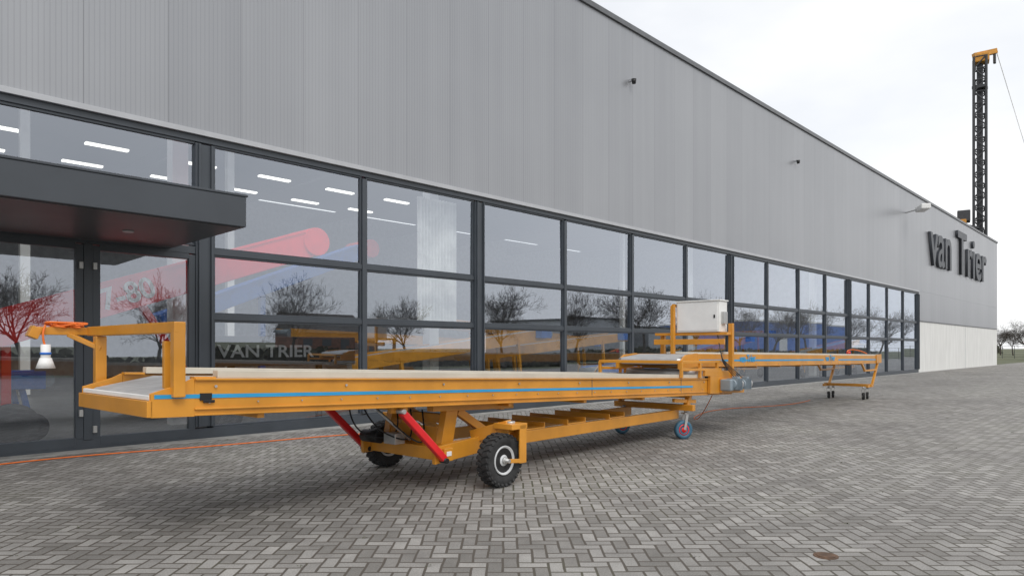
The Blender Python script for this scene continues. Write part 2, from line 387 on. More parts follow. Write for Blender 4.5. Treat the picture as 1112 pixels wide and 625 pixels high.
bld.add('interior_columns', multi_box(cl), WHITE)
bld.add('interior_trusses', multi_box([((x, 29, 9.4), (0.2, 21, 0.5), None) for x in range(-8, 48, 6)]), DARKTRIM)
vs, fs = [], []
for k in range(60):
    x = 9.45+1.1*k/59; y = 12.15+0.05*math.sin(k*1.25)
    vs += [(x, y, 2.0), (x, y, 4.9)]
    if k: fs.append((2*k-2, 2*k, 2*k+1, 2*k-1))
bld.poly('curtain', vs, fs, CURT)

# interior machines
yb = 12.0
rc = Grp('red_conveyor', (5, yb+.4, 0))
def redbeam(g, a, b, mat, h, w=0.8, nm='boom'):
    g.beam(nm, a, b, w, h, mat, bevel=0.02)
    A, B = Vector(a), Vector(b); off = Vector((0, -w/2-0.01, 0))
    g.beam('boom_rail', A+off+Vector((0, 0, h*0.5)), B+off+Vector((0, 0, h*0.5)), 0.04, 0.05, mat)
ra, rb = Vector((1.0, yb+.4, 1.47)), Vector((6.8, yb+.4, 3.55))
redbeam(rc, ra, rb, REDIN, 0.52)
rc.cyl('head_drum', (6.85, yb-.05, 3.57), (6.85, yb+.85, 3.57), 0.27, REDIN)
rc.beam('boom_leg', (3.8, yb+.4, 2.3), (5.0, yb+.4, 0.35), 0.12, 0.12, REDIN)
rc.beam('boom_leg', (2.0, yb+.4, 1.6), (2.0, yb+.4, 0.3), 0.12, 0.12, REDIN)
rc.lathe('wheel', [(-.1, .2), (-.1, .33), (.1, .33), (.1, .2)], (5.0, yb-.1, 0.38), (0, 1, 0), RUBBER)
rc.lathe('wheel', [(-.1, .2), (-.1, .33), (.1, .33), (.1, .2)], (2.0, yb-.1, 0.38), (0, 1, 0), RUBBER)
ang = -math.atan2(rb.z-ra.z, rb.x-ra.x)
Rt = Matrix.Rotation(ang, 3, 'Y') @ Euler((math.pi/2, 0, 0)).to_matrix()
q = ra.lerp(rb, 0.375)
rc.text('boom_number', '7-80', (q.x, yb-0.012, q.z-0.16), 0.46, WHITE, rotm=Rt, off=0.010)
bc_ = Grp('blue_conveyor', (10, 14.6, 0))
redbeam(bc_, (4.8, 14.6, 2.0), (9.6, 14.6, 3.95), BLUEM, 0.35)
bc_.cyl('head_drum', (9.6, 14.15, 3.95), (9.6, 15.05, 3.95), 0.22, REDIN)
bc_.beam('boom_leg', (7, 14.6, 2.7), (7, 14.6, 0.1), 0.12, 0.12, BLUEM)
def stored(loc, L, z, tilt, mat, nm):
    g = Grp(nm, loc); x, y, _ = loc
    for s in (-.4, .4):
        g.beam('side_frame', (x, y+s, z), (x+L, y+s, z+tilt), 0.05, 0.28, mat)
        for q in (0.2, 0.8):
            g.beam('leg', (x+L*q, y+s, z+tilt*q), (x+L*q+0.15, y+s, 0.3), 0.08, 0.08, mat)
            g.lathe('wheel', [(-.06, .08), (-.06, .22), (.06, .22), (.06, .08)], (x+L*q+0.15, y+s*1.15, 0.27), (0, 1, 0), RUBBER)
    g.beam('belt', (x, y, z+0.08), (x+L, y, z+tilt+0.08), 0.7, 0.05, BELT)
    g.cyl('drum', (x, y-.42, z), (x, y+.42, z), 0.12, MOTOR); g.cyl('drum', (x+L, y-.42, z+tilt), (x+L, y+.42, z+tilt), 0.12, MOTOR)
    g.box('motor', (x+L-0.4, y-0.55, z+tilt), (0.4, 0.22, 0.24), BLUEM)
    g.beam('tie_bar', (x+L*.2, y-.4, 0.5), (x+L*.8, y-.4, 0.5), .07, .07, mat)
stored((7.9, 12.8, 0), 6.3, 1.15, 0.75, ORANGE_IN, 'stored_conveyor')
stored((12.5, 13.9, 0), 7.0, 1.3, 0.6, ORANGE_IN, 'stored_conveyor')
stored((14.0, 16.8, 0), 8.0, 2.3, -0.6, ORANGE_IN, 'stored_conveyor')
stored((20.5, 13.2, 0), 7.0, 1.0, 0.9, ORANGE_IN, 'stored_conveyor')
stored((26, 15.5, 0), 9.0, 2.0, 0.3, ORANGE_IN, 'stored_conveyor')
stored((33, 13.0, 0), 8.0, 1.2, 0.7, ORANGE_IN, 'stored_conveyor')
stored((0.9, 13.3, 0), 1.7, 1.0, 0.0, BLUEM, 'stored_conveyor')
stored((9, 17.5, 0), 9.0, 1.9, -0.3, ORANGE_IN, 'stored_conveyor')
stored((16.5, 12.7, 0), 3.6, 0.8, 0.2, BLUEM, 'stored_conveyor')
bt = Grp('dark_conveyor_boom', (5.8, 12.5, 0))
bt.box('boom', (6.4, 12.5, 1.45), (3.0, 0.5, 0.55), BLACK, bevel=0.02)
bt.text('boom_lettering', 'VAN TRIER', (5.05, 12.24, 1.34), 0.32, GREYTXT, off=0.006, sx=1.2)
bt.beam('leg', (5.4, 12.5, 1.2), (5.4, 12.5, 0.05), .1, .1, BLACK); bt.beam('leg', (7.2, 12.5, 1.2), (7.2, 12.5, 0.05), .1, .1, BLACK)

# ------------------------------------------------------------------ telescopic conveyor
A = math.radians(2.8); O = Vector((5.15, 6.25, 0)); U = Vector((math.cos(A), math.sin(A), 0)); V = Vector((-math.sin(A), math.cos(A), 0))
def P(u, v, z): return O+U*u+V*v+Vector((0, 0, z))
def T(u): return 1.228-0.0329*u
def Q(u, v, h): return P(u, v, T(u)+h)
cv = Grp('telescopic_conveyor', O)
W = 0.75
u0, u1, ut = -3.16, 6.55, -3.47
for s, nm in ((-1, 'near'), (1, 'far')):
    v = s*(W-0.02)
    cv.beam('side_panel_'+nm, Q(u0, v, -0.195), Q(u1, v, -0.195), 0.035, 0.27, ORANGE)
    cv.beam('bottom_flange_'+nm, Q(u0, s*(W-0.045), -0.337), Q(u1, s*(W-0.045), -0.337), 0.10, 0.016, ORANGE)
    cv.beam('upper_lip_'+nm, Q(u0, s*(W+0.005), -0.066), Q(u1, s*(W+0.005), -0.066), 0.035, 0.016, ORANGE)
    cv.beam('skirt_'+nm, Q(-2.98, s*(W-0.045), -0.026), Q(5.45, s*(W-0.045), -0.026), 0.085, 0.058, SKIRT)
    cv.beam('skirt_base_'+nm, Q(u0, s*(W-0.045), -0.056), Q(-2.99, s*(W-0.045), -0.056), 0.085, 0.02, ORANGE)
    cv.beam('lower_lip_'+nm, Q(u0, s*(W+0.004), -0.292), Q(u1, s*(W+0.004), -0.292), 0.025, 0.014, ORANGE)
cv.beam('blue_stripe', Q(ut+0.02, -W-0.0005, -0.195), Q(5.0, -W-0.0005, -0.195), 0.006, 0.030, BLUE, bevel=0)
def belt_strip(name, ua, ub, h, halfw, zf, mat, roll=0.09, drop=0.0, dl=0.5):
    n = 10; prof = []
    for k in range(n+1):
        a = math.pi/2+math.pi*k/n
        prof.append((ua+roll*math.cos(a), h-drop-roll+roll*math.sin(a)))
    prof = [(ub, h), (ua+dl, h)] + prof + [(ua+dl, h-drop-2*roll), (ub, h-drop-2*roll)]
    me = bpy.data.meshes.new(name); bm = bmesh.new(); rr = []
    for (uu, hh) in prof:
        rr.append([bm.verts.new((uu, s*halfw, zf(uu)+hh)) for s in (-1, 1)])
    for a, b in zip(rr[:-1], rr[1:]): bm.faces.new((a[0], a[1], b[1], b[0]))
    bm.to_mesh(me); bm.free()
    M = Matrix.Translation(O) @ Matrix.Rotation(A, 4, 'Z')
    o = cv.add(name, me, mat, M, smooth=False)
    so = o.modifiers.new('s', 'SOLIDIFY'); so.thickness = 0.010
    return o
belt_strip('main_belt', ut+0.10, 6.4, -0.075, 0.675, T, BELT, 0.05, 0.10, 0.45)
cv.cyl('tail_roller', Q(ut+0.10, -0.7, -0.225), Q(ut+0.10, 0.7, -0.225), 0.036, GALV)
for s, nm in ((-1, 'near'), (1, 'far')):
    vs = [Q(ut, s*W, -0.345), Q(u0-0.003, s*W, -0.345), Q(u0-0.003, s*W, -0.06), Q(u0-0.08, s*W, -0.10), Q(ut, s*W, -0.175)]
    vs2 = [p-V*s*0.03 for p in vs]; n = 5
    cv.poly('tail_plate_'+nm, vs+vs2, [tuple(range(n)), tuple(range(2*n-1, n-1, -1))]+[(i, (i+1) % n, n+(i+1) % n, n+i) for i in range(n)], ORANGE, bevel=0.003)
cv.beam('tail_crossbar', Q(ut-0.01, -W, -0.285), Q(ut-0.01, W, -0.285), 0.04, 0.12, ORANGE)
cv.beam('tail_scraper', Q(ut+0.012, -W+0.035, -0.205), Q(ut+0.012, W-0.035, -0.205), 0.035, 0.034, WHITE)
cv.beam('belly_plate', Q(-3.1, 0, -0.318), Q(6.4, 0, -0.318), 1.34, 0.008, MOTOR, bevel=0)
bl = []
for k in range(24):
    u = -3.05+k*0.4
    bl.append((Q(u, -W-0.005, -0.245), Q(u, -W-0.014, -0.245), 0.007))
    if k % 3 == 0: bl.append((Q(u+0.05, -W-0.005, -0.12), Q(u+0.05, -W-0.016, -0.12), 0.011))
cv.add('panel_bolts', multi_cyl(bl), GALV)
cv.beam('panel_slot', Q(-3.12, -W-0.004, -0.20), Q(-3.03, -W-0.004, -0.20), 0.01, 0.055, BLACK, bevel=0.0)
cv.beam('slot_bracket', Q(-3.10, -W-0.014, -0.235), Q(-3.01, -W-0.014, -0.235), 0.012, 0.022, BLACK)
sm = [(Q(u, -W-0.0, -0.18), (0.006, 0.006, 0.26), Matrix.Rotation(A, 3, 'Z')) for u in (2.1, 4.6)]
cv.add('panel_seams', multi_box(sm), DARKTRIM)
xb = [(Q(u, 0, -0.36), (0.06, 1.42, 0.05), Matrix.Rotation(A, 3, 'Z')) for u in (-2.6, -1.07, 0.5, 2.0, 3.5, 5.0)]
cv.add('belly_crossbars', multi_box(xb), ORANGE, bevel=0.003)

# gantry at tail
gz = 1.655
gu = -3.29
cv.beam('gantry_post_near', Q(gu, -W-0.02, -0.20), P(gu, -W-0.02, gz), 0.08, 0.085, ORANGE, bevel=0.008)
cv.beam('gantry_post_near_inner', Q(gu-0.02, -W+0.13, -0.14), P(gu-0.02, -W+0.13, gz-0.10), 0.05, 0.05, ORANGE)
cv.beam('gantry_bar', P(gu, -W-0.06, gz), P(gu, W+0.35, gz), 0.085, 0.085, ORANGE, bevel=0.008)
cv.beam('gantry_post_far', P(gu, W+0.14, T(-3.2)-0.28), P(gu, W+0.14, gz-0.045), 0.09, 0.09, ORANGE, bevel=0.008)
cv.beam('gantry_foot_far', Q(gu, W-0.05, -0.22), Q(gu, W+0.2, -0.22), 0.11, 0.11, ORANGE)
ae = -3.76
cv.beam('gantry_arm', P(gu+.08, W+0.36, gz), P(ae, W+0.36, gz), 0.07, 0.07, ORANGE, bevel=0.006)
cv.beam('gantry_arm_plate', P(ae+.04, W+0.36, gz+0.03), P(ae, W+0.36, gz-0.06), 0.10, 0.08, ORANGE)
cv.beam('gantry_brace', P(gu, W+0.1, gz-0.16), P(-3.48, W+0.34, gz-0.03), 0.04, 0.04, ORANGE)
cp = []
for k in range(60):
    a = k*0.75; cp.append(P(-3.50-0.10*math.cos(a)-0.002*k*math.sin(k*.3), W+0.36+0.075*math.sin(a*1.1), gz+0.055+0.022*math.sin(a*0.7)))
cv.tube('coiled_cord', cp, 0.0085, CORD)
pu = ae+0.09
cv.tube('hanging_cord', [P(pu, W+0.30, gz+0.05), P(pu-.04, W+0.28, gz-0.05), P(pu, W+0.29, gz-0.14)], 0.009, CORD)
cv.cyl('plug_neck', P(pu, W+0.29, gz-0.30), P(pu, W+0.29, gz-0.12), 0.038, WHITE)
cv.cyl('plug_ring', P(pu, W+0.29, gz-0.21), P(pu, W+0.29, gz-0.19), 0.043, BLUEM)
cv.cyl('plug_skirt', P(pu, W+0.29, gz-0.33), P(pu, W+0.29, gz-0.24), 0.075, WHITE, r2=0.045)

# --- big wheels
def big_wheel(v):
    c = P(0.03, v, 0.29)
    w = 0.085
    cv.lathe('tyre', [(-w*.55, .155), (-w*.8, .17), (-w, .22), (-w*.95, .262), (-w*.7, .277), (0, .279), (w*.7, .277), (w*.95, .262), (w, .22), (w*.8, .17), (w*.55, .155)], c, V, RUBBER, 56)
    it = []
    for k in range(26):
        for sd in (-1, 1):
            a = (k+0.25*sd)*2*math.pi/26
            rad = U*math.cos(a)+Vector((0, 0, 1))*math.sin(a); tan = -U*math.sin(a)+Vector((0, 0, 1))*math.cos(a)
            Rm = Matrix((tan, V, rad)).transposed() @ Matrix.Rotation(0.35*sd, 3, 'Z')
            it.append((c+rad*0.279+V*sd*0.040, (0.040, 0.078, 0.022), Rm))
            Rs = Matrix((tan, V, rad)).transposed() @ Matrix.Rotation(-0.55*sd, 3, 'X')
            it.append((c+rad*0.262+V*sd*0.078, (0.034, 0.02, 0.035), Rs))
    cv.add('tyre_tread', multi_box(it), RUBBER, bevel=0.003)
    cv.lathe('rim', [(-.062, .145), (-.068, .165), (-.055, .168), (.055, .168), (.068, .165), (.062, .145)], c, V, BLACK)
    for sd in (-1, 1):
        cv.lathe('rim_dish', [(0.05, .160), (.078, .158), (.080, .148), (.055, .128), (.048, .07), (.070, .055), (.075, .0001)], c, V*sd, RIM)
        cv.lathe('hub', [(0.04, .04), (.092, .04), (.098, .032), (.098, .0001)], c, V*sd, GALV, 24)
        bb = []
        for k in range(5):
            a = k*2*math.pi/5; q = c+(U*math.cos(a)+Vector((0, 0, 1))*math.sin(a))*0.09
            bb.append((q+V*sd*0.04, q+V*sd*0.066, 0.011))
        cv.add('wheel_nuts', multi_cyl(bb, 6), BLACK)
for v, sg in ((-0.97, -1), (1.0, 1)):
    big_wheel(v)
    ins = v-sg*0.125; ou = v+sg*0.125
    cv.beam('fork_plate_inner', P(0.03, ins, 0.24), P(0.20, ins, 0.66), 0.12, 0.016, ORANGE, up=V)
    cv.beam('fork_plate_outer', P(0.27, ou, 0.24), P(0.27, ou, 0.66), 0.11, 0.020, ORANGE, up=V)
    cv.beam('fork_lug_outer', P(0.30, ou+sg*.004, 0.26), P(0.02, ou+sg*.004, 0.29), 0.045, 0.012, ORANGE, up=V)
    cv.beam('fork_head', P(0.08, v, 0.645), P(0.34, v, 0.645), 0.27, 0.06, ORANGE)
    cv.beam('fork_back', P(0.335, v, 0.40), P(0.335, v, 0.64), 0.25, 0.016, ORANGE)
    cv.cyl('fork_pivot', P(0.21, v, 0.66), P(0.21, v, 0.695), 0.05, GALV)
    cv.cyl('axle', P(0.03, ins-sg*0.03, 0.29), P(0.03, ou+sg*0.02, 0.29), 0.022, GALV)
    cv.beam('fork_arm', P(0.20, v, 0.64), P(0.10, sg*0.50, 0.50), 0.12, 0.14, ORANGE)
cv.beam('axle_beam', P(-0.45, -0.68, 0.37), P(-0.45, 0.78, 0.37), 0.13, 0.14, ORANGE, bevel=0.008)
for s in (-1, 1):
    cv.beam('axle_end', P(-0.62, s*0.62, 0.37), P(0.10, s*0.60, 0.42), 0.05, 0.18, ORANGE)
    cv.beam('chassis_rail', P(-0.40, s*0.46, 0.40), P(5.0, s*0.46, 0.40), 0.08, 0.15, ORANGE, bevel=0.006)
    cv.beam('trestle_post', P(-0.32, s*0.46, 0.44), P(-0.22, s*0.46, 0.90), 0.10, 0.17, ORANGE)
    cv.beam('trestle_strut', P(0.42, s*0.46, 0.48), P(-0.12, s*0.46, 0.80), 0.07, 0.09, ORANGE)
    cv.beam('trestle_shoe', P(-0.55, s*0.49, 0.86), P(0.75, s*0.49, 0.815), 0.10, 0.07, ORANGE)
    a, b = P(-0.52, s*0.68, 0.33), P(-1.10, s*0.68, 0.875)
    cv.beam('ram_body', a, a.lerp(b, 0.98), 0.07, 0.075, RED, bevel=0.012)
    cv.cyl('ram_pin', P(-0.53, s*0.59, 0.32), P(-0.53, s*0.74, 0.32), 0.028, BLACK)
    cv.cyl('ram_top_pin', P(-1.10, s*0.56, 0.875), P(-1.10, s*0.735, 0.875), 0.024, GALV)
    cv.beam('ram_bracket', P(-1.18, s*0.60, 0.90), P(-1.02, s*0.60, 0.90), 0.05, 0.09, ORANGE)
cv.beam('trestle_tie', P(-0.25, -0.42, 0.72), P(-0.25, 0.42, 0.72), 0.08, 0.10, ORANGE)
cv.beam('trestle_plate', P(-0.36, -0.40, 0.53), P(-0.36, 0.40, 0.53), 0.012, 0.22, ORANGE)
cv.beam('shoe_tie', P(0.65, -0.45, 0.79), P(0.65, 0.45, 0.79), 0.07, 0.05, ORANGE)
for u in (1.2, 2.1, 3.1):
    cv.beam('tray_base', P(u-.2, 0, 0.487), P(u+.2, 0, 0.487), 1.0, 0.02, ORANGE)
    for e in (-.2, .2): cv.beam('tray_flange', P(u+e, -0.5, 0.515), P(u+e, 0.5, 0.515), 0.018, 0.075, ORANGE)
hr = random.Random(4)
for k in range(3):
    v0 = -0.15+0.22*k+hr.uniform(-.05, .05)
    cv.tube('hydraulic_hose', [P(-0.9, v0+.2, 0.88), P(-0.75-.1*k, v0+.1, 0.70-0.06*k), P(-0.58, v0-.15, 0.46), P(-0.42, v0-.1, 0.50+0.06*k), P(-0.3, v0+.1, 0.80)], 0.009, BLACK)
cv.box('hydraulic_valve', P(-0.60, 0.05, 0.50), (0.14, 0.20, 0.12), GALV, rz=A)
cv.cyl('hydraulic_tank', P(-0.66, 0.22, 0.50), P(-0.66, 0.52, 0.50), 0.07, BLACK)
cv.cyl('spring_rod', P(-0.95, -0.1, 0.84), P(-0.5, -0.1, 0.48), 0.012, GALV)
cv.box('grease_label', P(-0.45, -0.6825, 0.38), (0.07, 0.006, 0.05), WHITE, rz=A)

def castor(u, v, R=0.145, w=0.05, top=0.42, twist=0.0, mat=CASTOR):
    d = (U*math.cos(twist)+V*math.sin(twist)); n = (-U*math.sin(twist)+V*math.cos(twist))
    c = P(u, v, R)
    cv.lathe('castor_tyre', [(-w*.7, R*.6), (-w, R*.7), (-w, R*.92), (-w*.6, R), (w*.6, R), (w, R*.92), (w, R*.7), (w*.7, R*.6)], c, n, mat, 32)
    for sd in (-1, 1): cv.lathe('castor_hub', [(0, R*.62), (w*.75, R*.6), (w*.6, R*.3), (w*1.05, R*.25), (w*1.05, .0001)], c, n*sd, REDIN if R > .12 else GALV, 24)
    for sd in (-1, 1): cv.beam('castor_fork', c+n*sd*(w+.014), c+n*sd*(w+.014)+Vector((0, 0, top-R-.03))+d*0.05, 0.045, 0.008, GALV, up=n)
    cv.beam('castor_top', P(u, v, top-.025)-n*(w+.03)+d*.05, P(u, v, top-.025)+n*(w+.03)+d*.05, 0.11, 0.012, GALV)
    cv.cyl('castor_stem', P(u, v, top-.02)+d*.05, P(u, v, top+.05)+d*.05, 0.03, GALV)
castor(4.92, -0.62, 0.155, 0.045, 0.45, -0.6, CASTOR); castor(4.85, 0.52, 0.155, 0.045, 0.45, -0.35, CASTOR)
cv.beam('rear_crossbeam', P(4.95, -0.80, 0.52), P(4.95, 0.72, 0.52), 0.10, 0.10, ORANGE, bevel=0.006)
for s in (-1, 1):
    cv.beam('rear_post', P(5.0, s*0.64, 0.55), P(5.12, s*0.64, 0.80), 0.08, 0.09, ORANGE)
    cv.beam('rear_guide', P(4.55, s*0.64, 0.66), P(5.3, s*0.64, 0.60), 0.05, 0.06, ORANGE)

# --- transfer / drive zone
for s in (-1, 1):
    v = s*(W+0.03)
    cv.beam('drive_cheek', Q(5.55, v, -0.17), Q(6.95, v, -0.17), 0.05, 0.30, ORANGE)
    cv.beam('drive_cheek_upper', Q(5.35, v, 0.03), Q(6.6, v, 0.03), 0.05, 0.10, ORANGE)
    for a, b in (((4.55, -0.05), (4.55, 0.20)), ((4.55, 0.20), (6.0, 0.24)), ((5.85, 0.24), (5.85, 0.0)), ((5.2, -0.05), (5.2, 0.21)), ((4.55, 0.08), (6.0, 0.10))):
        cv.beam('guard_frame', Q(a[0], v, a[1]), Q(b[0], v, b[1]), 0.045, 0.045, ORANGE)
cv.beam('guard_front', Q(4.55, -W, 0.20), Q(4.55, W, 0.20), 0.05, 0.05, ORANGE)
cv.cyl('drive_drum', Q(6.85, -0.74, -0.17), Q(6.85, 0.74, -0.17), 0.13, RUBBER)
cv.cyl('deflector_drum', Q(5.3, -0.68, 0.02), Q(5.3, 0.68, 0.02), 0.07, GALV)
cv.beam('drive_end_plate', Q(7.0, -0.78, -0.20), Q(7.0, 0.78, -0.20), 0.04, 0.24, ORANGE)
for du, dv in ((6.15, -0.98), (6.62, -0.95)):
    cv.cyl('motor_can', Q(du-0.17, dv, -0.15), Q(du+0.12, dv, -0.15), 0.085, MOTOR)
    cv.cyl('motor_fan_cover', Q(du+0.12, dv, -0.15), Q(du+0.17, dv, -0.15), 0.09, GALV)
    fins = [(Q(du-0.12+0.03*k, dv, -0.15), (0.006, 0.19, 0.19), Matrix.Rotation(A, 3, 'Z')) for k in range(8)]
    cv.add('motor_fins', multi_box(fins), MOTOR)
    cv.box('motor_terminal_box', Q(du, dv-0.02, -0.05), (0.12, 0.10, 0.06), MOTOR, rz=A)
    cv.box('gearbox', Q(du-0.20, dv+0.06, -0.17), (0.13, 0.20, 0.20), MOTOR, rz=A, bevel=0.02)
cv.box('motor_mount', Q(6.35, -0.83, -0.17), (0.9, 0.05, 0.24), ORANGE, rz=A)
for k in range(4):
    cv.tube('motor_cable', [Q(6.2+.1*k, -0.95, -0.03), Q(6.0, -0.86, 0.15+.03*k), Q(5.9, -0.84, 0.3), P(6.25, -0.6, 1.8)], 0.008, BLACK)
cbx = Grp('electrical_cabinet', P(6.32, -0.26, 1.78))
cbx.box('housing', P(6.32, -0.265, 2.075), (0.34, 0.84, 0.56), CAB, rz=A, bevel=0.012)
cbx.box('lid', P(6.32, -0.265, 2.365), (0.38, 0.88, 0.022), CAB, rz=A)
cbx.box('door_panel', P(6.145, -0.265, 2.075), (0.012, 0.78, 0.50), WHITE, rz=A)
cbx.box('door_lock', P(6.135, -0.60, 2.075), (0.012, 0.03, 0.06), BLACK, rz=A)
cbx.box('control_box', P(6.32, -0.71, 2.05), (0.16, 0.05, 0.22), GALV, rz=A)
cv.beam('cabinet_post', P(6.10, 0.20, 1.3), P(6.10, 0.20, 2.30), 0.07, 0.07, ORANGE)
cv.beam('cabinet_post', P(6.10, 0.20, 2.30), P(6.45, 0.20, 2.30), 0.05, 0.05, ORANGE)
cv.beam('cabinet_post', P(6.40, -0.80, 1.0), P(6.40, -0.80, 1.95), 0.08, 0.07, ORANGE)
cv.beam('cabinet_post', P(6.45, 0.60, 1.0), P(6.45, 0.60, 1.76), 0.08, 0.07, ORANGE)
cv.beam('cabinet_shelf', P(6.32, -0.82, 1.765), P(6.32, 0.62, 1.765), 0.30, 0.05, ORANGE)
cv.beam('cabinet_bar', P(6.12, -0.80, 1.62), P(6.12, 0.60, 1.62), 0.05, 0.10, ORANGE)

# --- upper section
def T2(u): return 1.46-0.0108*(u-4.2)
def Q2(u, v, h): return P(u, v, T2(u)+h)
W2 = 0.60; us = 5.45
for s, nm in ((-1, 'near'), (1, 'far')):
    cv.beam('upper_side_panel_'+nm, Q2(us, s*W2, -0.15), Q2(17.4, s*W2, -0.15), 0.035, 0.22, ORANGE)
    cv.beam('upper_skirt_'+nm, Q2(6.5, s*(W2-.02), -0.02), Q2(17.3, s*(W2-.02), -0.02), 0.06, 0.04, SKIRT)
    cv.beam('upper_flange_'+nm, Q2(us, s*(W2-.03), -0.265), Q2(17.4, s*(W2-.03), -0.265), 0.10, 0.012, ORANGE)
    vs = [Q2(us-.65, s*(W2+.018), -0.30), Q2(us-.004, s*(W2+.018), -0.265), Q2(us-.004, s*(W2+.018), -0.03), Q2(us-.4, s*(W2+.018), -0.06), Q2(us-.65, s*(W2+.018), -0.18)]
    vs2 = [p-V*s*0.035 for p in vs]
    cv.poly('upper_nose_'+nm, vs+vs2, [tuple(range(5)), tuple(range(9, 4, -1))]+[(i, (i+1) % 5, 5+(i+1) % 5, 5+i) for i in range(5)], ORANGE)
cv.beam('upper_stripe', Q2(5.5, -W2-0.019, -0.155), Q2(12.2, -W2-0.019, -0.155), 0.004, 0.035, BLUE, bevel=0)
cv.beam('upper_stripe_end', Q2(13.4, -W2-0.019, -0.155), Q2(17.2, -W2-0.019, -0.155), 0.004, 0.035, BLUE, bevel=0)
cv.text('upper_lettering', 'van Trier', Q2(7.2, -W2-0.024, -0.19), 0.20, BLUE, rot=(math.pi/2, 0, A), off=0.004)
cv.text('upper_lettering', 'van Trier', Q2(12.35, -W2-0.024, -0.18), 0.20, BLUE, rot=(math.pi/2, 0, A), off=0.004)
belt_strip('upper_belt', us-.55, 17.45, -0.045, 0.54, T2, BELT, 0.06, 0.06, 0.6)
cv.cyl('upper_tail_roller', Q2(us-.55, -0.6, -0.165), Q2(us-.55, 0.6, -0.165), 0.05, GALV)
cv.cyl('upper_head_drum', Q2(17.45, -0.58, -0.13), Q2(17.45, 0.58, -0.13), 0.085, GALV)
bl = [(Q2(5.6+.6*k, -W2-.017, -0.225), Q2(5.6+.6*k, -W2-.028, -0.225), 0.010) for k in range(19)]
cv.add('upper_bolts', multi_cyl(bl), GALV)
xb = [(Q2(5.6+1.3*k, 0, -0.28), (0.06, 1.1, 0.05), Matrix.Rotation(A, 3, 'Z')) for k in range(9)]
cv.add('upper_crossbars', multi_box(xb), ORANGE)
for s in (-1, 1):
    cv.beam('head_bracket', Q2(17.1, s*(W2+.03), -0.14), Q2(17.65, s*(W2+.03), -0.12), 0.03, 0.26, ORANGE)
    cv.beam('stand_leg', P(17.45, s*0.60, 1.15), P(16.75, s*0.60, 0.42), 0.06, 0.07, ORANGE)
    cv.beam('stand_leg_short', P(15.6, s*0.60, 1.10), P(15.95, s*0.60, 0.86), 0.05, 0.06, ORANGE)
    cv.beam('stand_brace', P(15.9, s*0.60, 0.86), P(17.15, s*0.60, 0.86), 0.05, 0.05, ORANGE)
    cv.beam('stand_foot', P(16.2, s*0.60, 0.40), P(16.8, s*0.60, 0.40), 0.06, 0.07, ORANGE)
    castor(16.3, s*0.48, 0.105, 0.032, 0.33, 0.4, RUBBER); castor(16.72, s*0.48, 0.105, 0.032, 0.33, 0.2, RUBBER)
cv.beam('stand_crossbar', P(16.5, -0.66, 0.415), P(16.5, 0.66, 0.415), 0.09, 0.08, ORANGE)
cv.cyl('head_beacon', Q2(17.3, 0.2, 0.0), Q2(17.3, 0.2, 0.09), 0.06, RED)
cv.tube('head_cord', [Q2(17.4, -0.3, 0.02), Q2(17.5, 0, 0.16), Q2(17.3, 0.3, 0.12), Q2(17.0, 0.1, 0.03)], 0.015, CORD)

ec = Grp('extension_cord', (2, 11, 0))
ec.tube('cord', [(-6, 10.6, 0.012), (-2, 10.9, 0.012), (1, 10.75, 0.012), (2.5, 10.95, 0.012), (4.4, 10.5, 0.012), (6.5, 10.35, 0.012), (8, 9.6, 0.012), (9.2, 9.0, 0.012), (9.8, 8.2, 0.012)], 0.009, CORD)
ec.tube('cord', [P(6.9, -0.2, 0.6), P(7.2, 0.2, 0.05), P(8.2, 0.9, 0.012), P(10.5, 1.4, 0.012), P(13, 0.3, 0.012), P(15, 0.6, 0.012)], 0.008, CORD)

# ------------------------------------------------------------------ bare trees
def tree_mesh(seed, H=8.0):
    rnd = random.Random(seed); vs, fs = [], []
    def seg(a, b, ra, rb, n=4):
        d = (b-a).normalized(); x = d.orthogonal().normalized(); y = d.cross(x); i = len(vs)
        for p, r in ((a, ra), (b, rb)):
            for k in range(n):
                t = 2*math.pi*k/n; vs.append(p+x*r*math.cos(t)+y*r*math.sin(t))
        for k in range(n): fs.append((i+k, i+(k+1) % n, i+n+(k+1) % n, i+n+k))
    def grow(p, d, L, r, dep):
        nseg = 3 if dep < 3 else 2
        q = p
        for k in range(nseg):
            d = (d+Vector((rnd.gauss(0, .11), rnd.gauss(0, .11), rnd.gauss(0.03, .07)))).normalized()
            q2 = q+d*L/nseg; r2 = r*(1-0.28/nseg)
            seg(q, q2, r, r2, 7 if dep == 0 else (5 if dep < 3 else 3)); q, r = q2, r2
            if dep < 6 and (k < nseg-1) and dep > 0:
                ax = Vector((rnd.gauss(0, 1), rnd.gauss(0, 1), rnd.gauss(0, .4))).normalized()
                nd = (d+ax*0.9).normalized(); grow(q, nd, L*rnd.uniform(.5, .75), r*.55, dep+1)
        if dep < 6:
            n = 5 if dep == 0 else rnd.choice((2, 2, 3))
            for k in range(n):
                ph = 2*math.pi*(k+rnd.random()*.5)/n; o = d.orthogonal().normalized()
                ax = Matrix.Rotation(ph, 3, d) @ o
                nd = (d+ax*rnd.uniform(.45, .95)+Vector((0, 0, .12))).normalized()
                grow(q, nd, L*rnd.uniform(.62, .85), max(r*rnd.uniform(.5, .68), .010), dep+1)
    grow(Vector((0, 0, -0.1)), Vector((0, 0, 1)), H*0.26, H*0.019, 0)
    me = bpy.data.meshes.new('bare_tree'); me.from_pydata([tuple(v) for v in vs], [], fs); me.materials.append(BARK); return me
TM = [tree_mesh(s) for s in (3, 11, 25)]
